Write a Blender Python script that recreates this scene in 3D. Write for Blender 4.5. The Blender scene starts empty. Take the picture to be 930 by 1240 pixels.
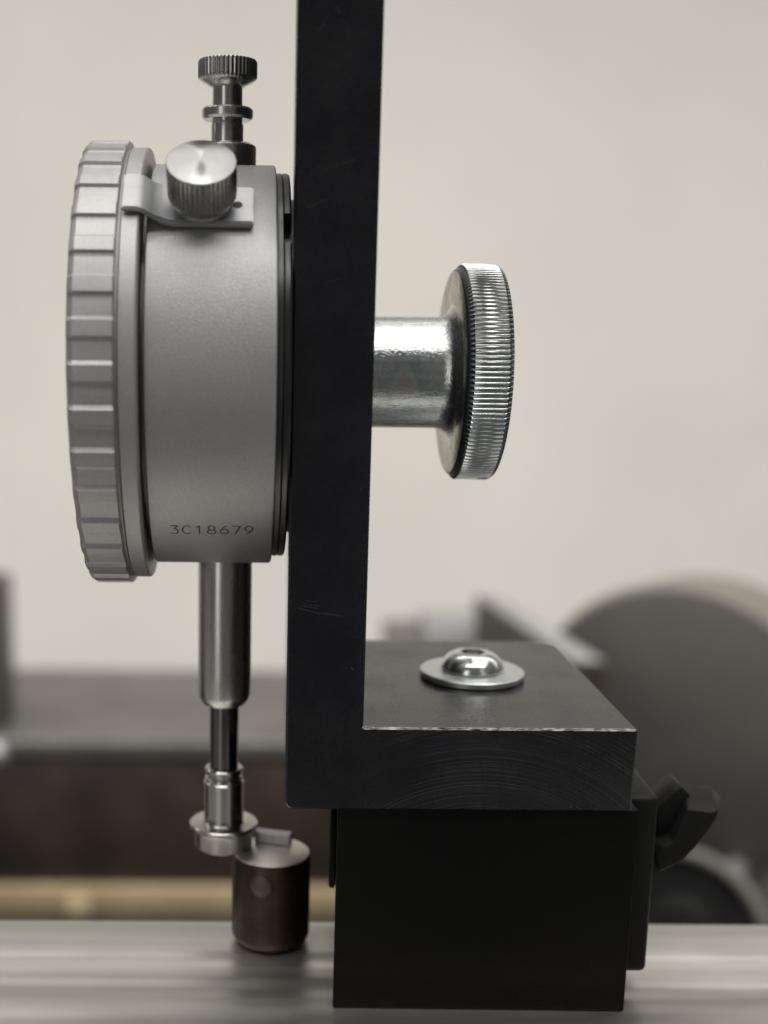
import bpy, bmesh, math, random
from mathutils import Vector, Matrix
random.seed(7)
S = 0.001                      # everything below is written in millimetres
PI = math.pi
scene = bpy.context.scene
col = scene.collection

# ------------------------------------------------------------------ camera
cam = bpy.data.cameras.new('camera')
cam_ob = bpy.data.objects.new('camera', cam); col.objects.link(cam_ob)
scene.camera = cam_ob
yaw, pitch, roll = (math.radians(a) for a in (0.517, 11.701, 0.591))
fwd = Vector((math.sin(yaw)*math.cos(pitch), math.cos(yaw)*math.cos(pitch), -math.sin(pitch)))
rgt = Vector((math.cos(yaw), -math.sin(yaw), 0)); up = rgt.cross(fwd)
r2 = rgt*math.cos(roll) + up*math.sin(roll); u2 = -rgt*math.sin(roll) + up*math.cos(roll)
cam_ob.matrix_world = Matrix((
    (r2.x, u2.x, -fwd.x, -6.287*S), (r2.y, u2.y, -fwd.y, -172.58*S), (r2.z, u2.z, -fwd.z, 69.884*S), (0, 0, 0, 1)))
cam.sensor_fit = 'VERTICAL'; cam.sensor_height = 24; cam.sensor_width = 18
cam.lens = 1502.816/1240*24
cam.shift_x = (465-308.6)/1240; cam.shift_y = (705.9-620)/1240
cam.clip_start = 0.01; cam.clip_end = 50
cam.dof.use_dof = True; cam.dof.focus_distance = 0.182; cam.dof.aperture_fstop = 7.4

# ------------------------------------------------------------------ light
world = bpy.data.worlds.new('World'); scene.world = world; world.use_nodes = True
wb = world.node_tree.nodes['Background']
wb.inputs['Color'].default_value = (1.0, 0.98, 0.95, 1); wb.inputs['Strength'].default_value = 0.085

def area(name, loc, target, sx, sy, power, color=(1, .975, .94)):
    l = bpy.data.lights.new(name, 'AREA'); l.shape = 'RECTANGLE'; l.size = sx; l.size_y = sy
    l.energy = power; l.color = color
    o = bpy.data.objects.new(name, l); col.objects.link(o)
    o.location = loc
    d = Vector(target) - Vector(loc)
    o.rotation_euler = d.to_track_quat('-Z', 'Y').to_euler()
    return o
for ty, tz, pw in ((-0.62, 1.22, 6.6), (-0.16, 1.30, 6.6), (0.30, 1.30, 4.8)):     # three ceiling tubes
    area('ceiling_tube', (0.0, ty, tz), (0, 0.0, 0.06), 1.8, 0.20, pw)
area('wall_fill', (0.1, 0.38, 0.56), (0.1, 1.7, -0.55), 3.2, 0.34, 24)  # unseen fill added above the view to brighten the wall evenly
area('low_wall_fill', (0.0, 1.05, -0.75), (0.0, 1.7, -0.1), 3.0, 0.3, 5.5)  # hidden fill added behind the slide to lift the lower wall
area('side_fill', (-0.85, -1.5, 0.25), (0, 0, 0.05), 0.45, 1.7, 2.4, (1, .98, .95))  # added front-left fill that puts a streak on the metal
area('side_fill_right', (0.95, -1.45, 0.35), (0, 0, 0.05), 0.30, 1.7, 0.9, (1, .98, .95))  # weaker fill added front-right to lift the dark stem
scene.view_settings.view_transform = 'Standard'; scene.view_settings.look = 'None'
scene.view_settings.exposure = 0; scene.view_settings.gamma = 1
scene.view_settings.use_curve_mapping = False
scene.render.engine = 'CYCLES'
scene.cycles.use_denoising = True
scene.cycles.caustics_reflective = False; scene.cycles.caustics_refractive = False

# ------------------------------------------------------------------ materials
class NT:
    def __init__(s, name):
        s.m = bpy.data.materials.new(name); s.m.use_nodes = True
        s.t = s.m.node_tree; s.b = s.t.nodes['Principled BSDF']
        s.tc = s.t.nodes.new('ShaderNodeTexCoord').outputs['Object']
    def n(s, typ, **kw):
        nd = s.t.nodes.new('ShaderNode'+typ)
        for k, v in kw.items(): setattr(nd, k, v)
        return nd
    def lk(s, a, b): s.t.links.new(a, b)
    def val(s, inp, v):
        if hasattr(v, 'is_output'): s.lk(v, inp)
        else: inp.default_value = v
    def math(s, op, a, b=0.0, c=0.0):
        nd = s.n('Math', operation=op)
        for i, v in enumerate((a, b, c)): s.val(nd.inputs[i], v)
        return nd.outputs[0]
    def mapped(s, scale=(1, 1, 1), rot=(0, 0, 0)):
        nd = s.n('Mapping'); s.lk(s.tc, nd.inputs['Vector'])
        nd.inputs['Scale'].default_value = scale; nd.inputs['Rotation'].default_value = rot
        return nd.outputs[0]
    def noise(s, scale, detail=4, rough=.55, vec=None):
        nd = s.n('TexNoise'); nd.inputs['Scale'].default_value = scale
        nd.inputs['Detail'].default_value = detail; nd.inputs['Roughness'].default_value = rough
        s.lk(vec if vec is not None else s.tc, nd.inputs['Vector'])
        return nd.outputs['Fac']
    def ramp(s, fac, stops):
        nd = s.n('ValToRGB'); s.lk(fac, nd.inputs[0]); e = nd.color_ramp.elements
        while len(e) < len(stops): e.new(.5)
        for x, (p, c) in zip(e, stops):
            x.position = p; x.color = (*c, 1) if len(c) == 3 else c
        return nd.outputs[0]
    def rng(s, fac, a0, a1, b0, b1):
        nd = s.n('MapRange'); s.lk(fac, nd.inputs[0])
        for i, v in enumerate((a0, a1, b0, b1)): nd.inputs[i+1].default_value = v
        return nd.outputs[0]
    def bump(s, h, dist, strength=1.0, prev=None):
        nd = s.n('Bump'); nd.inputs['Strength'].default_value = strength; nd.inputs['Distance'].default_value = dist
        s.lk(h, nd.inputs['Height'])
        if prev is not None: s.lk(prev, nd.inputs['Normal'])
        s.lk(nd.outputs[0], s.b.inputs['Normal']); return nd.outputs[0]
    def set(s, **kw):
        for k, v in kw.items():
            k = {'rough': 'Roughness', 'metal': 'Metallic', 'color': 'Base Color', 'spec': 'Specular IOR Level',
                 'aniso': 'Anisotropic', 'coat': 'Coat Weight'}[k]
            if isinstance(v, tuple) and len(v) == 3: v = (*v, 1)
            s.val(s.b.inputs[k], v)

def mk_satin():                      # sand-blasted satin chrome of the dial case
    t = NT('satin_aluminium')
    n1 = t.noise(5200, 2, .7); n2 = t.math('ADD', t.math('MULTIPLY', t.noise(60, 3), .45), t.math('MULTIPLY', t.noise(4200, 2), .55))
    t.set(color=t.ramp(n2, [(.35, (.47, .47, .468)), (.65, (.61, .61, .603))]), metal=.6, rough=t.rng(n1, .3, .7, .36, .54))
    t.bump(n1, .00009, .7); return t.m
def mk_steel(name='polished_steel', c=(.64, .63, .61), r=(.20, .32), streak=(900, 900, 60)):
    t = NT(name)
    n = t.noise(1, 3, .6, t.mapped(streak))
    t.set(color=c, metal=1.0, rough=t.rng(n, .3, .7, *r)); return t.m
def mk_zinc():
    t = NT('zinc_plate')
    n = t.noise(2000, 3, .65); n2 = t.noise(260, 4); n3 = t.noise(1, 3, .6, t.mapped((120, 700, 700)))
    t.set(color=t.ramp(n2, [(.32, (.54, .62, .64)), (.5, (.76, .79, .79)), (.68, (.72, .68, .67))]), metal=1.0, rough=t.rng(n3, .3, .7, .16, .32))
    t.bump(n, .00011, .65); return t.m
def mk_zinc_smooth():
    t = NT('zinc_plate_smooth')
    n = t.noise(420, 4, .6); n2 = t.noise(90, 3)
    t.set(color=t.ramp(n2, [(.35, (.76, .80, .80)), (.65, (.86, .87, .86))]), metal=1.0, rough=t.rng(n, .3, .7, .14, .30))
    t.bump(n, .00006, .3); return t.m
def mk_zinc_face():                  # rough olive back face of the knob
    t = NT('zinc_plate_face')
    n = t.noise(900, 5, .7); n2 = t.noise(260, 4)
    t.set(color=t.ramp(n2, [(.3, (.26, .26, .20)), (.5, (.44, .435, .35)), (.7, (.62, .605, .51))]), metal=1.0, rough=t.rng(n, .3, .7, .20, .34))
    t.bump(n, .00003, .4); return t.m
def mk_anodised():                   # black bracket with arcs left by the fly cutter
    t = NT('black_anodised')
    sub = t.n('VectorMath', operation='SUBTRACT'); t.lk(t.tc, sub.inputs[0]); sub.inputs[1].default_value = (.004, 0, -.024)
    mul = t.n('VectorMath', operation='MULTIPLY'); t.lk(sub.outputs[0], mul.inputs[0]); mul.inputs[1].default_value = (1, 0, 1)
    ln = t.n('VectorMath', operation='LENGTH'); t.lk(mul.outputs[0], ln.inputs[0]); d = ln.outputs['Value']
    wv = t.n('TexNoise', noise_dimensions='1D'); t.lk(d, wv.inputs['W']); wv.inputs['Scale'].default_value = 4300
    wv.inputs['Detail'].default_value = 3
    band = t.noise(140, 2)
    sep = t.n('SeparateXYZ'); t.lk(t.tc, sep.inputs[0])
    onfoot = t.math('MULTIPLY', t.rng(sep.outputs[0], -.016, -.006, 0, 1), t.rng(sep.outputs[1], -.0235, -.0245, 0, 1))
    arcs = t.math('MULTIPLY', t.math('MULTIPLY', t.rng(wv.outputs['Fac'], .48, .66, 0, 1), t.rng(band, .36, .62, 0.15, 1)), onfoot)
    grain = t.noise(1900, 4, .7); blot = t.noise(95, 4)
    diag = t.noise(1, 4, .7, t.mapped((2600, 300, 160), (0, math.radians(62), 0)))
    dm = t.math('MULTIPLY', t.rng(diag, .62, .74, 0, 1), t.rng(blot, .46, .60, 0, 1))
    mark = t.math('MAXIMUM', arcs, t.math('MULTIPLY', dm, .3))
    mixc = t.n('MixRGB'); t.lk(mark, mixc.inputs[0])
    t.lk(t.ramp(blot, [(.35, (.0022, .0030, .0062)), (.7, (.0038, .0048, .0086))]), mixc.inputs[1]); mixc.inputs[2].default_value = (.052, .053, .062, 1)
    t.set(color=mixc.outputs[0], rough=t.math('ADD', t.rng(grain, .3, .7, .17, .26), t.rng(blot, .35, .65, 0, .10)), spec=.9)
    h = t.math('ADD', t.math('MULTIPLY', grain, .5), t.math('MULTIPLY', wv.outputs['Fac'], t.math('MULTIPLY', onfoot, .5)))
    t.bump(h, .00003, .35); return t.m
def mk_bare():                       # worn edge where the black is gone
    t = NT('worn_bare_edge')
    n = t.noise(1, 4, .7, t.mapped((500, 4000, 4000))); n2 = t.noise(700, 3)
    f = t.math('ADD', t.math('MULTIPLY', n, .6), t.math('MULTIPLY', n2, .4))
    t.set(color=t.ramp(f, [(.40, (.02, .02, .022)), (.50, (.22, .215, .21)), (.64, (.55, .54, .52))]), metal=.85, rough=.38)
    t.bump(n, .0002, .7); return t.m
def mk_black(name, c=.0025, r=(.42, .6), sc=2400, bd=.0001):
    t = NT(name); n = t.noise(sc, 3, .6); n2 = t.noise(50, 3)
    t.set(color=t.ramp(n2, [(.3, (c*.85, c*.88, c*.9)), (.7, (c*1.15, c*1.15, c*1.15))]), rough=t.rng(n, .3, .7, *r), spec=.16)
    t.bump(n, bd, .5); return t.m
def mk_gunmetal():
    t = NT('dark_plated_steel'); n = t.noise(1, 3, .6, t.mapped((1500, 90, 90)))
    t.set(color=(.085, .087, .092), metal=.9, rough=t.rng(n, .3, .7, .26, .4)); t.bump(n, .00003, .3); return t.m
def mk_brown():                      # oil-browned anvil
    t = NT('browned_steel'); n = t.noise(120, 5, .65); n2 = t.noise(1, 4, .6, t.mapped((500, 500, 120)))
    t.set(color=t.ramp(n, [(.3, (.055, .040, .032)), (.55, (.10, .072, .055)), (.75, (.145, .115, .095))]), metal=.85, rough=t.rng(n2, .3, .7, .32, .5))
    t.bump(n2, .00006, .4); return t.m
def mk_ground(name='ground_steel', c=(.56, .54, .50), r=(.26, .42)):
    t = NT(name); n = t.noise(1, 4, .6, t.mapped((30, 1400, 1400))); n2 = t.noise(160, 4)
    t.set(color=c, metal=.95, rough=t.rng(n, .3, .7, *r)); t.bump(n2, .00002, .3); return t.m
def mk_wall():
    t = NT('painted_wall'); n = t.noise(3, 3); n2 = t.noise(260, 3)
    t.set(color=t.ramp(n, [(.3, (.595, .572, .525)), (.7, (.645, .62, .572))]), rough=.7, spec=.25); t.bump(n2, .0004, .3); return t.m
def mk_bed():
    t = NT('ground_bed_steel')
    st = t.noise(1, 3, .5, t.mapped((6, 300, 300))); st2 = t.noise(1, 2, .5, t.mapped((3, 85, 85))); blot = t.noise(45, 4)  # st2 puts bright and dim reflection bands into the bed colour
    t.set(color=t.ramp(st2, [(.3, (.40, .39, .365)), (.5, (.62, .605, .575)), (.68, (.84, .82, .79))]), metal=.9,
          rough=t.rng(t.math('ADD', t.math('MULTIPLY', st, .6), t.math('MULTIPLY', blot, .4)), .35, .65, .30, .46))
    t.bump(st, .00002, .3); return t.m
def mk_casting(name, a, b, r=.5, metal=0.0):
    t = NT(name); n = t.noise(14, 5, .6); n2 = t.noise(180, 3)
    t.set(color=t.ramp(n, [(.35, a), (.65, b)]), rough=t.rng(n2, .3, .7, r*.8, r*1.2), metal=metal); t.bump(n2, .0003, .4); return t.m
def mk_spun():                       # radial facing marks of the clamp screw's cone
    t = NT('spun_aluminium')
    n = t.noise(1500, 3)
    t.set(color=(.40, .398, .39), metal=1.0, rough=t.rng(n, .3, .7, .30, .36), aniso=.95)
    tg = t.n('Tangent', direction_type='RADIAL', axis='Z'); t.lk(tg.outputs[0], t.b.inputs['Tangent']); return t.m
def flat(name, c, r=.5, metal=0.0):
    t = NT(name); n = t.noise(900, 3)
    t.set(color=t.ramp(n, [(.3, tuple(x*.9 for x in c)), (.7, tuple(min(1, x*1.1) for x in c))]), rough=r, metal=metal); return t.m

M = dict(satin=mk_satin(), steel=mk_steel(), spindle=mk_steel('dark_spindle_steel', (.20, .198, .195), (.12, .22)),
         tip=mk_steel('turned_steel', (.52, .505, .475), (.21, .25), (60, 60, 500)), zinc=mk_zinc(), zincs=mk_zinc_smooth(),
         zface=mk_zinc_face(), anod=mk_anodised(), bare=mk_bare(), black=mk_black('black_painted_steel'),
         rubber=mk_black('black_moulded_plastic', .014, (.34, .5), 1700, .00012), gun=mk_gunmetal(), brown=mk_brown(),
         ground=mk_ground(), clip=mk_ground('clip_steel', (.46, .465, .478), (.42, .54)), wall=mk_wall(), bed=mk_bed(), spun=mk_spun(),
         knurl=mk_steel('knurled_steel', (.60, .60, .585), (.20, .30)),
         anviltop=mk_ground('lapped_steel', (.78, .74, .67), (.34, .5)), ink=flat('engraved_mark', (.06, .058, .054), .6),
         dark_cast=mk_casting('dark_brown_casting', (.016, .013, .012), (.048, .032, .022)), grey_cast=mk_casting('grey_machine_paint', (.12, .115, .105), (.15, .143, .13), .45),
         chuckm=mk_casting('chuck_steel', (.075, .072, .066), (.095, .09, .082), .5, .3), chuckrim=mk_casting('chuck_rim_steel', (.20, .18, .155), (.25, .225, .195), .45, .3),
         brass=mk_casting('brass_strip_metal', (.44, .35, .20), (.56, .45, .28), .45, .35), bstep=mk_casting('ground_top_steel', (.13, .122, .116), (.185, .175, .168), .45, .5),
         oldsteel=mk_casting('dull_steel', (.38, .38, .39), (.46, .46, .47), .4, .6), face=flat('dial_white', (.75, .75, .72), .5))

# ------------------------------------------------------------------ helpers
def tag(o, label=None, cat=None, group=None, kind=None):
    for k, v in (('label', label), ('category', cat), ('group', group), ('kind', kind)):
        if v: o[k] = v
    return o
def thing(name, label, cat, org):
    o = bpy.data.objects.new(name, None); col.objects.link(o); o.location = Vector(org)*S
    o.empty_display_size = .01
    return tag(o, label, cat)
def link(name, bm, mats, parent=None, org=(0, 0, 0), rot=None, angle=32, smooth=True):
    """mesh in mm (absolute) -> object whose origin is org"""
    bmesh.ops.recalc_face_normals(bm, faces=bm.faces[:])
    bm.transform(Matrix.Scale(S, 4) @ Matrix.Translation(-Vector(org)))
    me = bpy.data.meshes.new(name); bm.to_mesh(me); bm.free()
    for m in (mats if isinstance(mats, (list, tuple)) else [mats]): me.materials.append(m)
    if smooth:
        me.shade_smooth(); me.set_sharp_from_angle(angle=math.radians(angle))
    o = bpy.data.objects.new(name, me); col.objects.link(o)
    if parent is not None:
        o.parent = parent; o.location = Vector(org)*S - world_loc(parent)
    else: o.location = Vector(org)*S
    return o
def world_loc(o):
    v = Vector(o.location)
    while o.parent: o = o.parent; v = v + Vector(o.location)
    return v
def lathe(prof, c, axis='z', seg=96, mod=None, bm=None, mats=None, frame=None, cap0=True, cap1=True):
    """prof: list of (r, h); mod(i, theta, r) -> r. axis z / x / or a frame (ex, ey, ez)"""
    bm = bm or bmesh.new()
    if frame: ex, ey, ez = frame
    elif axis == 'z': ex, ey, ez = Vector((1, 0, 0)), Vector((0, 1, 0)), Vector((0, 0, 1))
    elif axis == 'x': ex, ey, ez = Vector((0, 1, 0)), Vector((0, 0, 1)), Vector((1, 0, 0))
    else: ex, ey, ez = Vector((1, 0, 0)), Vector((0, 0, -1)), Vector((0, 1, 0))
    c = Vector(c); rings = []
    for i, (r, h) in enumerate(prof):
        if r < 1e-6: rings.append([bm.verts.new(c + ez*h)]); continue
        ring = []
        for k in range(seg):
            th = 2*PI*k/seg; rr = mod(i, th, r) if mod else r
            ring.append(bm.verts.new(c + ex*(rr*math.cos(th)) + ey*(rr*math.sin(th)) + ez*h))
        rings.append(ring)
    for i in range(len(rings)-1):
        a, b = rings[i], rings[i+1]; mi = mats[i] if mats else 0
        for k in range(seg):
            k2 = (k+1) % seg
            if len(a) == 1 and len(b) == 1: continue
            vs = [a[0], b[k], b[k2]] if len(a) == 1 else [a[k], a[k2], b[0]] if len(b) == 1 else [a[k], a[k2], b[k2], b[k]]
            bm.faces.new(vs).material_index = mi
    if cap0 and len(rings[0]) > 1: bm.faces.new(rings[0][::-1]).material_index = mats[0] if mats else 0
    if cap1 and len(rings[-1]) > 1: bm.faces.new(rings[-1]).material_index = mats[-1] if mats else 0
    return bm
def prism(poly, axis, a, b, bev=0, seg=2, bm=None):
    """poly: 2-D outline; axis 'y': (x,z) from y=a to b; 'x': (y,z); 'z': (x,y)"""
    own = bm is None; bm = bm or bmesh.new()
    f = {'y': lambda p, h: (p[0], h, p[1]), 'x': lambda p, h: (h, p[0], p[1]), 'z': lambda p, h: (p[0], p[1], h)}[axis]
    v0 = [bm.verts.new(f(p, a)) for p in poly]; v1 = [bm.verts.new(f(p, b)) for p in poly]
    bm.faces.new(v0[::-1]); bm.faces.new(v1); n = len(poly)
    for i in range(n): bm.faces.new([v0[i], v0[(i+1) % n], v1[(i+1) % n], v1[i]])
    if bev and own:
        bmesh.ops.recalc_face_normals(bm, faces=bm.faces[:])
        es = [e for e in bm.edges if len(e.link_faces) == 2 and e.calc_face_angle(0) > .6]
        bmesh.ops.bevel(bm, geom=es, offset=bev, segments=seg, profile=.5, affect='EDGES', clamp_overlap=True)
    return bm
def box(x0, x1, y0, y1, z0, z1, bev=0, seg=2):
    return prism([(x0, z0), (x1, z0), (x1, z1), (x0, z1)], 'y', y0, y1, bev, seg)
def arcpts(cx, cy, r, a0, a1, n=6):
    return [(cx + r*math.cos(math.radians(a0+(a1-a0)*i/n)), cy + r*math.sin(math.radians(a0+(a1-a0)*i/n))) for i in range(n+1)]

# ------------------------------------------------------------------ setting
YC, ZC, XS, ZB = 25.84, 63.18, -9.38, -32.9
bm = bmesh.new()
vs = [bm.verts.new(p) for p in ((-3500, 1700, -1600), (3500, 1700, -1600), (3500, 1700, 2200), (-3500, 1700, 2200))]
bm.faces.new(vs); ex = bmesh.ops.extrude_face_region(bm, geom=bm.faces[:])
bmesh.ops.translate(bm, verts=[v for v in ex['geom'] if isinstance(v, bmesh.types.BMVert)], vec=(0, 100, 0))
tag(link('wall', bm, M['wall'], smooth=False), kind='structure')
bm = box(-3500, 3500, -900, 1699, -1000, -960)
tag(link('floor', bm, mk_casting('floor_paint', (.025, .024, .023), (.04, .038, .035)), smooth=False), kind='structure')
# bed way under the stand: ground lands with shallow dips shaped to band the reflections, running along x
pr = [(-70, -70), (40.5, -70), (40.5, ZB-11)] + [(26+14*math.sin(math.radians(a)), ZB-14+14*math.cos(math.radians(a))) for a in (60, 50, 42, 36, 31, 27, 23, 19, 15, 11, 7, 3.5)] + [(26, ZB)]
dips = ((16.2, 3.4, .26), (7.2, 3.6, .30), (-3.2, 4.4, .30), (-14.5, 5.0, .3))
yy = 23.0
while yy > -42:
    pr.append((yy, ZB - sum(a_*(.5+.5*math.cos(PI*min(1, abs(yy-c_)/w_))) for c_, w_, a_ in dips)))
    yy -= .5
pr += [(-44, ZB-2), (-70, ZB-2)]
bm = prism(pr, 'x', -420, 420, .0)
tag(link('lathe_bed', bm, M['bed'], angle=50), kind='structure')

# ------------------------------------------------------------------ black angle bracket
L_, T_, W_, D_ = 51.4, 12.8, 11.3, 51.6
HT = 150
c_r = 4.0
poly = arcpts(1.3, 1.3, 1.3, 180, 270, 6) + [(L_, 0), (L_, T_), (W_+.25, T_), (W_+.05, T_+.12), (W_, T_+.4), (W_, HT), (0, HT)]
bm = prism(poly, 'y', 0, D_)
bmesh.ops.recalc_face_normals(bm, faces=bm.faces[:])
ve = [e for e in bm.edges if all(abs(v.co.x-L_) < .01 and abs(v.co.y-D_) < .01 for v in e.verts)]
bmesh.ops.bevel(bm, geom=ve, offset=4.0, segments=6, profile=.5, affect='EDGES')
es = [e for e in bm.edges if len(e.link_faces) == 2 and e.calc_face_angle(0) > .9 and all(v.co.y < .01 for v in e.verts)]
bmesh.ops.bevel(bm, geom=es, offset=.32, segments=1, affect='EDGES')
es = [e for e in bm.edges if len(e.link_faces) == 2 and e.calc_face_angle(0) > .9 and not all(v.co.y < .6 for v in e.verts)
      and not all(abs(v.co.x-W_) < .5 for v in e.verts)]
bmesh.ops.bevel(bm, geom=es, offset=.25, segments=1, affect='EDGES')
bm.normal_update()
for f in bm.faces:
    c = f.calc_center_median()
    if c.y < .33 and f.normal.z > .3 and f.normal.y < -.2 and c.x > W_: f.material_index = 1
for v in bm.verts:
    if v.co.x < 3: v.co.x += 1.7*v.co.y/D_
br = link('angle_bracket', bm, [M['anod'], M['bare']], org=(25, 25, 0), angle=20)
br.data.materials[0] = M['anod']
tag(br, 'black L-shaped metal bracket with worn bright edge, standing on the magnetic base', 'bracket')
def strip(pts, w, y, bm, dep=.012):
    """a hair-thin raised burr along a polyline on the front face"""
    for (x0, z0), (x1, z1) in zip(pts, pts[1:]):
        d = Vector((x1-x0, 0, z1-z0)); n = Vector((-d.z, 0, d.x)).normalized()*w/2
        a, b = Vector((x0, y, z0)), Vector((x1, y, z1))
        q = [bm.verts.new(p) for p in (a-n, b-n, b+n, a+n)]; q2 = [bm.verts.new(p.co+Vector((0, -dep, 0))) for p in q]
        bm.faces.new(q2)
        for i in range(4): bm.faces.new([q[i], q[(i+1) % 4], q2[(i+1) % 4], q2[i]])
def onface(u, v, y=0.0):
    """photo pixel -> point on the plane y (used to place wear marks on the bracket front)"""
    d = fwd + r2*(u-308.6)/1502.816 - u2*(v-705.9)/1502.816
    C = Vector((-6.287, -172.58, 69.884)); p = C + d*((y-C.y)/d.y); return (p.x, p.z)
bm = bmesh.new()
for pts, w in (([(360, 736), (371, 739), (384, 742), (399, 744), (415, 746)], .07), ([(363, 733), (374, 735), (386, 737)], .05), ([(366, 730), (376, 733), (388, 734)], .045),
               ([(372, 727), (384, 729)], .04), ([(407, 8), (410, 13), (412, 16)], .05), ([(383, 38), (392, 30), (397, 18)], .03), ([(394, 205), (413, 198), (432, 192)], .03),
               ([(394, 343), (409, 338)], .03), ([(372, 252), (398, 240)], .03), ([(425, 808), (428, 811)], .12), ([(436, 592), (438, 593)], .12),
               ([(640, 886), (641, 889)], .08), ([(758, 905), (759, 906)], .1), ([(690, 975), (692, 977)], .1)):
    strip([onface(*p) for p in pts], w, -.001, bm)
tag(link('scratch', bm, flat('bare_scratch', (.13, .13, .14), .45, .5), br, (25, 25, 0), smooth=False), kind='stuff')

# ------------------------------------------------------------------ dial indicator
di = thing('dial_indicator', 'silver dial indicator seen edge-on with ribbed bezel, clamped to the black bracket', 'dial indicator', (-12, YC, 0))
O = (-12, YC, ZC)
AX = (0, YC, ZC)
RB = 30.5
case = link('case', lathe([(26.5, -22.9), (26.5, -20.02), (RB-.2, -20.0), (RB, -19.8), (RB, -2.5), (RB-.12, -2.2), (RB-.45, -2.07)], AX, 'x', 192), M['satin'], di, O)
# bezel: 36 raised lands; profile in x
def landmod(rl, rg):
    def f(i, th, r):
        k = (math.degrees(th) + OFF) % 10.0
        w = 0 if k > 4.8 else min(1, k/.55, (4.8-k)/.55)
        return r*(rg/rl) + r*(1-rg/rl)*max(0, w) if 0 < i < 5 else r
    return f
OFF = 3.2
bz = [(31.6, -29.95), (32.9, -29.9), (33.4, -29.6), (33.75, -29.05), (33.75, -23.85), (33.6, -23.7), (32.55, -23.65), (32.55, -23.3)]
bezel = link('bezel', lathe(bz, AX, 'x', 720, landmod(33.75, 33.22)), M['satin'], di, O, angle=18)
link('bezel_ring', lathe([(31, -23.4), (32.55, -23.35), (32.8, -23.1), (32.82, -21.0), (32.62, -20.75), (31.9, -20.7), (27, -20.75)], AX, 'x', 192), M['satin'], bezel, O)
link('dial_face', lathe([(29.5, -29.4), (29.5, -29.0)], AX, 'x', 96), M['face'], bezel, O)
g = NT('dial_glass'); g.set(color=(.9, .92, .92), rough=.05); g.b.inputs['Transmission Weight'].default_value = .9
link('dial_glass', lathe([(31.7, -29.9), (30.5, -30.3), (0, -30.6)], AX, 'x', 96), g.m, bezel, O)
# back plate with the notch near the top
def nmod(i, th, r):
    dz = r*math.sin(th)
    return 26.5 if (i >= 0 and 18.0 < 29.4*math.sin(th) < 22.0 and math.cos(th) < 0) else r
bp = lathe([(29.3, -2.2), (29.4, -1.3), (29.2, -1.2)], AX, 'x', 192)
lathe([(29.2, -1.2), (29.35, -1.0), (29.35, -.35), (29.1, -.06), (28.7, -.04)], AX, 'x', 480, nmod, bm=bp)
lathe([(25.6, -.3), (25.6, .75)], AX, 'x', 192, bm=bp)
link('back_plate', bp, M['gun'], di, O)
# stem group, on the vertical axis through the case
SX = (XS, YC, 0)
link('collar', lathe([(4.4, 90), (4.42, 96.3), (4.3, 96.6), (3.6, 97.0), (2.6, 97.1)], SX), M['steel'], di, (XS, YC, 90))
cap = link('lifting_rod', lathe([(2.44, 96.5), (2.44, 99.6), (2.3, 99.9), (2.3, 100.3), (3.55, 100.35), (3.88, 100.7), (3.88, 101.75), (3.6, 102.05), (2.27, 102.1), (2.25, 105.2)], SX), M['steel'], di, (XS, YC, 95))
def kmod(n, depth, lo, hi):
    def f(i, th, r):
        if not lo <= i <= hi: return r
        return r - depth*(.5-.5*math.cos(n*th))**.8
    return f
link('lifting_knob', lathe([(2.2, 104.9), (2.9, 105.3), (3.8, 105.75), (4.25, 106.1), (4.46, 106.4), (4.46, 108.55), (4.3, 108.8), (3.6, 108.95), (0, 108.98)], SX, seg=440, mod=kmod(44, .16, 4, 5)), M['knurl'], cap, (XS, YC, 105), angle=40)
link('stem', lathe([(4.38, 36), (4.36, 14), (4.28, 10.2), (4.1, 9.4), (3.5, 8.45), (3.3, 8.36), (2.5, 8.36)], SX), M['steel'], di, (XS, YC, 20))
sp = link('spindle', lathe([(2.41, 9), (2.40, -4), (2.40, -6)], SX), M['spindle'], di, (XS, YC, 0))
link('lock_ring', lathe([(2.45, -2.75), (3.0, -2.8), (3.2, -3.05), (3.2, -3.7), (2.85, -4.0), (2.75, -4.35), (3.15, -4.6), (3.2, -5.0), (2.5, -5.1)], SX), M['tip'], sp, (XS, YC, -4))
tipz = -16.85
link('contact_point', lathe([(2.5, -5.0), (3.1, -5.05), (3.36, -5.35), (3.38, -12.2), (3.55, -12.42), (3.8, -12.5), (5.6, -12.58), (5.75, -12.75), (5.75, -13.25), (5.62, -13.4), (5.02, -13.75), (4.95, -13.95), (4.88, -16.6), (4.65, tipz), (0, tipz)], SX), M['tip'], sp, (XS, YC, -13), angle=22)

# bezel clamp on the upper front quarter of the case
A = math.radians(46.5)
rad = Vector((0, -math.cos(A), math.sin(A))); tan = Vector((0, math.sin(A), math.cos(A))); exx = Vector((1, 0, 0))
def cl(x, r, t): return Vector((x, YC, ZC)) + rad*r + tan*t
bm = bmesh.new()
path = [(-5.4, RB+.05), (-12.8, RB+.05), (-16.6, RB+.10), (-17.9, RB+.45), (-19.2, RB+1.35), (-20.2, RB+2.15), (-21.2, RB+2.5), (-23.1, RB+2.5)]
th_, hw = 1.15, 3.75
rows = []
for i, (x, r) in enumerate(path):
    h_ = hw if i < 3 else hw*.96
    t2 = th_ if i < 4 else .85
    rows.append([bm.verts.new(cl(x, r+t2, h_)), bm.verts.new(cl(x, r+t2, -h_)), bm.verts.new(cl(x, r, -h_)), bm.verts.new(cl(x, r, h_))])
for a, b in zip(rows, rows[1:]):
    for k in range(4): bm.faces.new([a[k], a[(k+1) % 4], b[(k+1) % 4], b[k]])
bm.faces.new(rows[0][::-1]); bm.faces.new(rows[-1])
bmesh.ops.recalc_face_normals(bm, faces=bm.faces[:])
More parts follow.
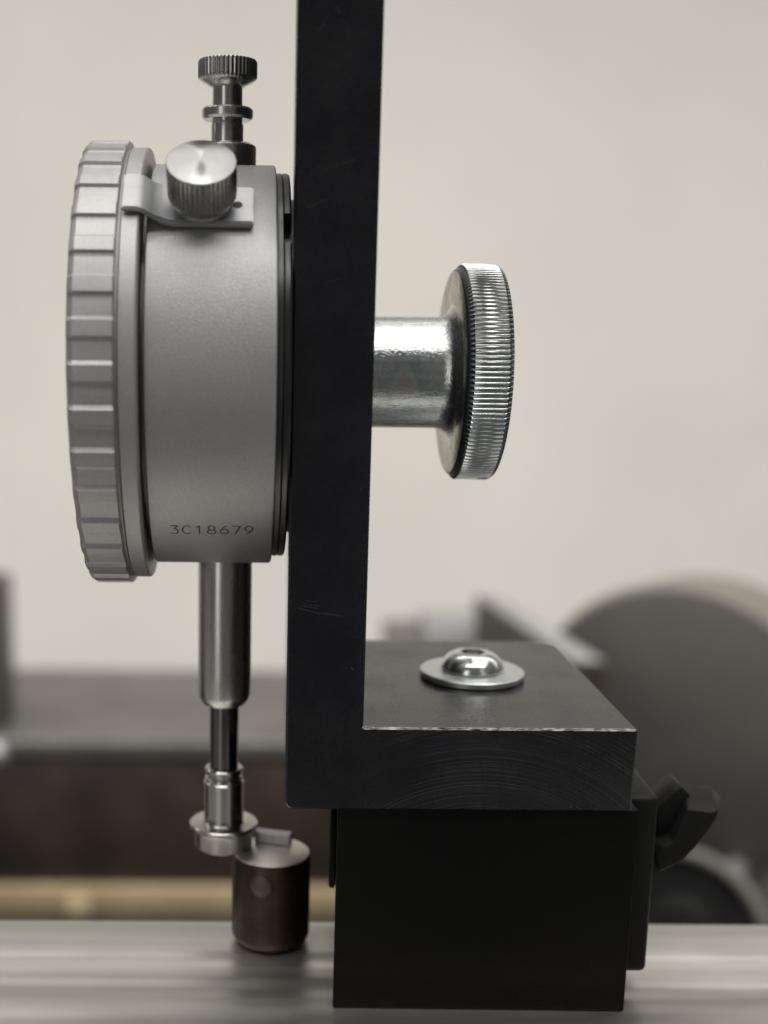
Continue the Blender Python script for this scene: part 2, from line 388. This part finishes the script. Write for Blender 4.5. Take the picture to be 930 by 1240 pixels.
bmesh.ops.bevel(bm, geom=[e for e in bm.edges if e.calc_face_angle(0) > 1.0], offset=.2, segments=2, affect='EDGES', clamp_overlap=True)
ctr = cl(-13, RB, 0)
plate = link('clamp_plate', bm, M['clip'], di, ctr, angle=40)
FR = (exx, tan, rad)
hb = lathe([(.62, .02), (.70, .03), (.62, .05), (.5, .04), (0, .03)], cl(-7.6, RB+th_+.05, -.2), frame=FR, seg=32)
link('plate_hole', hb, M['ink'], plate, ctr)
rivet = lathe([(3.9, 0), (3.9, .5), (3.6, .9)], cl(-12.4, RB+th_, 0), frame=FR, seg=64)
link('screw_washer', rivet, M['clip'], di, ctr)
ks = cl(-12.4, RB+th_+.7, 0)
scr = lathe([(3.9, 0), (4.2, .15), (4.3, .75), (4.68, .95), (4.72, 1.2), (4.72, 6.05)], ks, frame=FR, seg=440, mod=kmod(46, .17, 3, 5), cap1=False)
screw = link('clamp_screw', scr, mk_steel('shaded_knurled_steel', (.25, .247, .24), (.22, .3)), di, ks, angle=40)  # darker copy of the knurled steel: shade of the down-facing side in its colour
# cone top: built along its own z axis so the radial tangent follows the turning marks
cone = lathe([(4.68, 0), (4.62, .07), (0, .78)], (0, 0, 0), seg=128, mod=None)
co = link('cone_top', cone, M['spun'], screw, (0, 0, 0), angle=25)
co.location = (rad*6.0)*S; co.rotation_euler = Matrix((exx, tan, rad)).transposed().to_euler()

# stroke lettering 3C18679 cut in the lower front of the case
def arc(cx, cy, rx, ry, a0, a1, n=10): return [(cx+rx*math.cos(math.radians(a0+(a1-a0)*i/n)), cy+ry*math.sin(math.radians(a0+(a1-a0)*i/n))) for i in range(n+1)]
GL = {'3': [[(.04, 1), (.62, 1), (.30, .60)] + arc(.33, .31, .31, .31, 80, -140, 10)],
      'C': [arc(.38, .5, .38, .5, 48, 312, 14)],
      '1': [[(.12, .78), (.36, 1), (.36, 0)]],
      '8': [arc(.34, .75, .26, .25, 0, 360, 14), arc(.34, .26, .33, .26, 0, 360, 14)],
      '6': [[(.52, 1), (.30, .80), (.10, .50)] + arc(.36, .31, .31, .31, 150, 510, 16)],
      '7': [[(.02, 1), (.64, 1), (.24, 0)]],
      '9': [[(.16, 0), (.40, .20), (.60, .50)] + arc(.34, .69, .31, .31, -30, 330, 16)]}
bm = bmesh.new()
a_base = math.asin((40.2-ZC)/RB)
def cyl(x, s): # s = arc length up the surface from the base line
    a = a_base + s/RB
    return Vector((x, YC-(RB+.016)*math.cos(a), ZC+(RB+.016)*math.sin(a)))
for i, ch in enumerate('3C18679'):
    for line in GL[ch]:
        pts = [(-17.05+i*1.80+px*1.85, py*2.05) for px, py in line]
        fine = [pts[0]]
        for (x0, s0), (x1, s1) in zip(pts, pts[1:]):
            m_ = max(1, int(math.hypot(x1-x0, s1-s0)/.35))
            fine += [(x0+(x1-x0)*t_/m_, s0+(s1-s0)*t_/m_) for t_ in range(1, m_+1)]
        for (x0, s0), (x1, s1) in zip(fine, fine[1:]):
            d = math.hypot(x1-x0, s1-s0) or 1; nx, ns = -(s1-s0)/d*.105, (x1-x0)/d*.105
            ex_, es_ = (x1-x0)/d*.05, (s1-s0)/d*.05
            q = [cyl(x0-nx-ex_, s0-ns-es_), cyl(x1-nx+ex_, s1-ns+es_), cyl(x1+nx+ex_, s1+ns+es_), cyl(x0+nx-ex_, s0+ns-es_)]
            bm.faces.new([bm.verts.new(p) for p in q])
link('serial_number', bm, M['ink'], case, O, smooth=False)
bm = bmesh.new()   # small scratch right of the clamp plate
def cyf(x, a, r=RB+.012): return Vector((x, YC-r*math.cos(a), ZC+r*math.sin(a)))

# ------------------------------------------------------------------ knurled thumb screw behind the bracket
tk = thing('thumb_screw', 'zinc plated thumb screw with big knurled round head, right of the upright bracket', 'thumb screw', (W_, YC, 62.9))
KO = (22, YC, 62.9); KA = (0, YC, 62.9)
nk = link('neck', lathe([(8.3, W_-.01), (8.6, W_+.15), (8.62, 23.5), (8.8, 24.6), (9.4, 25.4), (10.4, 25.9), (11.2, 26.1)], KA, 'x', 160), M['zinc'], tk, KO)
def kk(i, th, r): return r - .52*(.5-.5*math.cos(134*th)) if 4 <= i <= 6 else r
gunl = mk_steel('dull_dark_zinc', (.20, .215, .225), (.3, .4))
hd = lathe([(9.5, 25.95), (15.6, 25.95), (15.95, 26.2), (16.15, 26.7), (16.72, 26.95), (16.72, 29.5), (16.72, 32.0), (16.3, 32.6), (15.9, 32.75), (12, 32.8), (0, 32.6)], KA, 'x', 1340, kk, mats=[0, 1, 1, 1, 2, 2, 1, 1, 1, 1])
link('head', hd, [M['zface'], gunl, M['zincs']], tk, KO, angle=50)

# ------------------------------------------------------------------ screw and washer on the foot
SCX, SCY = 32.0, 27.6
wz = T_+.02
tag(link('flat_washer', lathe([(5, 0), (8.4, 0), (8.65, .2), (8.65, .95), (8.45, 1.15), (5, 1.18)], (SCX, SCY, wz), seg=128), mk_ground('washer_zinc', (.74, .77, .765), (.34, .46)), None, (SCX, SCY, wz)),
    'wide zinc washer lying flat on the bracket foot under the screw head', 'washer')
hz = wz+1.19
prof = [(5.0, 0), (5.25, .2), (5.25, .6), (5.15, .85), (4.9, 1.45), (4.5, 2.0), (4.0, 2.45), (3.3, 2.85), (2.7, 3.02), (2.35, 3.06), (2.0, 3.0), (2.0, 1.2), (0, .9)]
def hexm(i, th, r):
    if i < 10 or i == 12: return r
    return 1.85/math.cos(((math.degrees(th)+10) % 60-30)*PI/180)
tag(link('button_head_screw', lathe(prof, (SCX, SCY, hz), seg=144, mod=hexm), M['zincs'], None, (SCX, SCY, hz), angle=35),
    'shiny domed button head screw with hex socket, in the middle of the washer', 'screw')

# ------------------------------------------------------------------ magnetic base
BX0, BX1, BY0, BY1 = 7.9, 52.75, 1.2, 45
mb = thing('magnetic_base', 'black block-shaped magnetic base with switch on its right side, under the bracket foot', 'magnetic base', (30, 23, ZB))
MO = (30, 23, -16)
poly = [(BX0, BY0+.0), (BX1, BY0-.6), (BX1+.3, BY1), (BX0+4.2, BY1)]
bm = prism(poly, 'z', ZB+.01, -.02, .35, 2)
link('body', bm, M['black'], mb, MO)
# side cover on the left, only its rim shows
link('side_cover', lathe([(8.6, 0), (9.2, -.3), (9.2, -.9), (8.8, -1.15), (0, -1.2)], (9.2, 17.5, -10.6), frame=(Vector((.07, 1, 0)).normalized(), Vector((0, 0, 1)), Vector((1, -.07, 0)).normalized()), seg=80), M['black'], mb, MO)
pl = link('switch_plate', prism(arcpts(10, -24, 3.4, 180, 270, 5)[:0] + [(5.4, -29), (33, -29), (33, -1.2), (27, 1.0), (5.4, .2)], 'x', BX1-.3, 57.45, 1.0, 3), M['rubber'], mb, MO)
def lev(u, v, y): x, z = onface(u, v, y); return Vector((x, y, z))
def loft(front, back, bev, seg=3):
    bm = bmesh.new()
    a = [bm.verts.new(p) for p in front]; b = [bm.verts.new(p) for p in back]; n = len(a)
    bm.faces.new(a); bm.faces.new(b[::-1])
    for k in range(n): bm.faces.new([a[k], b[k], b[(k+1) % n], a[(k+1) % n]])
    bmesh.ops.recalc_face_normals(bm, faces=bm.faces[:])
    bmesh.ops.bevel(bm, geom=[e for e in bm.edges if e.calc_face_angle(0) > .3], offset=bev, segments=seg, profile=.5, affect='EDGES', clamp_overlap=True)
    return bm
fr = [(833, 980), (862, 984), (870, 980), (868, 992), (856, 1009), (842, 1027), (828, 1041), (813, 1050), (798, 1056), (795, 1038), (803, 1026), (816, 1020)]
bk = [(827, 949), (861, 952), (873, 965)]
F_ = [lev(u, v, 12.0) for u, v in fr]
B_ = [lev(u, v, 20.0) for u, v in bk] + [Vector((p.x, 20.0, p.z)) for p in F_[3:]]
kn = link('switch_lever', loft(F_, B_, .3), M['rubber'], mb, MO, angle=45)
neckp = [(796, 980), (804, 972), (815, 961), (826, 952), (836, 962), (836, 979), (818, 1024), (803, 1029), (795, 1029)]
link('lever_hub', loft([lev(u, v, 15.5) for u, v in neckp], [Vector((p.x, 22, p.z)) for p in [lev(u, v, 15.5) for u, v in neckp]], .4, 2), M['rubber'], mb, MO)

# ------------------------------------------------------------------ anvil under the contact point
AXX, AYY, AR, AT = -1.25, 23.4, 6.62, tipz-.02
an = thing('anvil', 'small brown steel cylinder with a round pin, standing on the bed under the contact point', 'anvil', (AXX, AYY, ZB))
AO = (AXX, AYY, -24)
bm = lathe([(5.4, ZB+.01), (6.3, ZB+.9), (6.6, ZB+1.6), (AR, ZB+2.2), (AR, AT-.5), (6.45, AT-.12), (6.2, AT), (0, AT)], (AXX, AYY, 0), seg=128, mats=[0, 0, 0, 0, 0, 1, 1])
barrel = link('barrel', bm, [M['brown'], M['anviltop']], an, AO)
pa = math.radians(-90-16)
pd = Vector((math.cos(pa), math.sin(pa), 0)); pt_ = Vector((-pd.y, pd.x, 0))
pc = Vector((AXX, AYY, -20.35)) + pd*(AR-.32)
link('pin', lathe([(1.75, 0), (1.75, .38), (1.6, .46), (0, .5)], pc, frame=(pt_, Vector((0, 0, 1)), pd), seg=48), flat('pin_steel', (.13, .112, .098), .4, .8), an, AO)
link('pin_rim', lathe([(1.8, .1), (1.82, .36), (1.98, .40), (2.0, .1)], pc, frame=(pt_, Vector((0, 0, 1)), pd), seg=48), M['gun'], an, AO)
bm = box(-3.2, 3.0, -1.0, 1.0, 0, 1.9, .1, 1)
bmesh.ops.transform(bm, matrix=Matrix.Translation((-.75, 27.0, AT+.02)) @ Matrix.Rotation(math.radians(-15), 4, 'Z'), verts=bm.verts[:])
tag(link('gauge_block', bm, flat('grey_carbide', (.50, .505, .51), .42, .5), None, (-.75, 27.0, AT)), 'small dull grey rectangular block lying on top of the brown anvil', 'gauge block')

# ------------------------------------------------------------------ blurred machine parts behind
def onY(u, v, y): x, z = onface(u, v, y); return Vector((x, y, z))
yb = 700
k = (yb+172.6)/602.6
def rod(a, b, w, h):
    """box beam from a to b (mm)"""
    a, b = Vector(a), Vector(b); d = (b-a).normalized(); sd = d.cross(Vector((0, 0, 1))).normalized(); uu = sd.cross(d)
    bm = bmesh.new(); r = []
    for p in (a, b): r.append([bm.verts.new(p+sd*w/2*i+uu*h/2*j) for i, j in ((-1, -1), (1, -1), (1, 1), (-1, 1))])
    for k in range(4): bm.faces.new([r[0][k], r[0][(k+1) % 4], r[1][(k+1) % 4], r[1][k]])
    bm.faces.new(r[0]); bm.faces.new(r[1][::-1])
    bmesh.ops.recalc_face_normals(bm, faces=bm.faces[:])
    bmesh.ops.bevel(bm, geom=bm.edges[:], offset=1.2, segments=2, affect='EDGES'); return bm
z_top, z_mid, z_bot = onY(200, 895, yb).z, onY(200, 1072, yb).z, onY(200, 1110, yb-6).z
sl = thing('machine_slide', 'blurred dark brown machine slide with light grey ground top, behind the contact point', 'machine slide', (-100, yb+60, -960))
xr = onY(425, 900, yb).x
link('casting', box(-330*k, xr, yb, yb+130*k, z_mid, z_top-10*k, 3, 2), M['dark_cast'], sl, (-100, yb+60, z_mid))
link('top_plate', box(-330*k, xr, yb-2, yb+132*k, z_top-9.9*k, z_top, 3, 3), M['bstep'], sl, (-100, yb+60, z_top))
link('brass_strip', box(-330*k, xr+70*k, yb-7, yb+120*k, z_bot, z_mid-.1, 2, 2), M['brass'], sl, (-100, yb+60, z_bot))
q_ = onY(95, 1090, yb-9)
link('bright_spot', box(q_.x-9, q_.x+9, yb-15, yb-10.3, z_bot+3, z_mid-3, 1.5, 2), flat('pale_brass', (.72, .60, .38), .4, .3), sl, (-100, yb+60, z_bot))  # pale block added for a bright spot on the strip
link('pedestal', box(-330*k, 330*k, yb-4, yb+150*k, -959, z_bot-.1, 2, 2), M['grey_cast'], sl, (-100, yb+60, z_bot))
# chuck
cc = onY(812, 897, yb); ch = thing('lathe_chuck', 'large blurred dark grey lathe chuck with paler rim, at the right', 'lathe chuck', (cc.x, cc.y, cc.z))
nz = Vector((-math.sin(math.radians(36)), -math.cos(math.radians(36)), .05)).normalized(); nx = Vector((0, 0, 1)).cross(nz).normalized(); ny = nz.cross(nx)
link('chuck_body', lathe([(r_*k, h_*k) for r_, h_ in ((30, -70), (77, -66), (79, -60), (81, -4), (80, -1), (77.5, 0), (0, 0))], cc, frame=(nx, ny, nz), seg=128, mats=[1, 1, 1, 1, 1, 0]), [M['chuckm'], M['chuckrim']], ch, cc, angle=40)
hs = cc - nz*190*k
link('spindle', lathe([(30*k, -150*k), (30*k, -69*k)], cc, frame=(nx, ny, nz), seg=48), M['oldsteel'], ch, cc)
link('headstock', box(hs.x-45*k, hs.x+45*k, hs.y-45*k, hs.y+45*k, -959, cc.z+30*k, 4, 2), M['grey_cast'], ch, cc)
# wheel low on the right
hw_c = onY(826, 1127, 560); hwl = thing('handwheel', 'blurred handwheel with shiny metal rim around a dark middle, low at the right', 'handwheel', hw_c)
sc_ = (560+172.6)/1502.8; kw = sc_*2.82
Rw = 107*sc_
link('wheel_rim', lathe([(Rw+r_*kw, h_*kw) for r_, h_ in ((-2, -2), (-2, 2), (-1, 2.6), (1, 2.6), (2, 2), (2, -2), (-2, -2))], hw_c, frame=(nx, ny, nz), seg=96, cap0=False, cap1=False), mk_casting('worn_rim_steel', (.24, .225, .20), (.32, .30, .27), .4, .5), hwl, hw_c, angle=50)
link('wheel_web', lathe([(Rw-2*kw, -2*kw), (Rw-2*kw, 0), (18*kw, -6*kw), (14*kw, 4*kw), (0, 5*kw)], hw_c, frame=(nx, ny, nz), seg=96), mk_black('dark_web_paint', .02), hwl, hw_c)
link('wheel_axle', lathe([(9, -170), (9, -5)], hw_c, frame=(nx, ny, nz), seg=32), M['oldsteel'], hwl, hw_c)
# steel bar slanting down to the right behind the foot
p1, p2 = onY(590, 728, 860), onY(716, 812, 560)
bm = rod(p1-Vector((0, 0, 33)), p2-Vector((0, 0, 33)), 20, 76)
bm.normal_update()
for f in bm.faces: f.material_index = 0 if f.normal.z > .6 else 1  # sides get a dark material as their shade, top stays bright
sb = link('steel_bar', bm, [M['oldsteel'], M['dark_cast']], None, (p1+p2)/2)
tag(sb, 'blurred slanting bright steel bar behind the bracket foot, left of the chuck', 'steel bar')
# low stepped block left of the bar
q = onY(545, 757, 900); q2 = onY(485, 768, 900)
hb_ = thing('machine_block', 'blurred low grey stepped block just behind the bracket foot, left of the slanting bar', 'machine block', (q.x, 920, -420))
link('high_step', box(onY(515, 757, 900).x, onY(600, 757, 900).x, 900, 960, -420, q.z, 2, 2), M['oldsteel'], hb_, (q.x, 920, -420))
link('low_step', box(onY(472, 757, 900).x, onY(515, 757, 900).x-.2, 902, 960, -420, q2.z, 2, 2), M['grey_cast'], hb_, (q.x, 920, -420))
# things cut by the left edge of the frame
a, b = onY(-40, 700, 740), onY(7, 700, 740)
pz = z_top+.1
tag(link('machine_post', box(a.x, b.x, 720, 765, pz, a.z, 2, 2), M['chuckm'], None, (a.x, 740, pz)), 'blurred dark grey post at the left edge, standing on the slide top', 'post')
kb = onY(-8, 912, 640)
kt = thing('lever_handle', 'blurred pale metal lever end poking in low at the left edge', 'lever', kb)
link('ball', lathe([(1e-7, -10)]+[(10*math.cos(math.radians(t)), 10*math.sin(math.radians(t))) for t in range(-75, 90, 15)]+[(1e-7, 10)], kb, frame=(Vector((0, 1, 0)), Vector((0, 0, 1)), Vector((1, 0, 0))), seg=48), M['oldsteel'], kt, kb)
link('shaft', lathe([(4.5, -90), (4.5, -9)], kb, 'x', 32), M['oldsteel'], kt, kb)
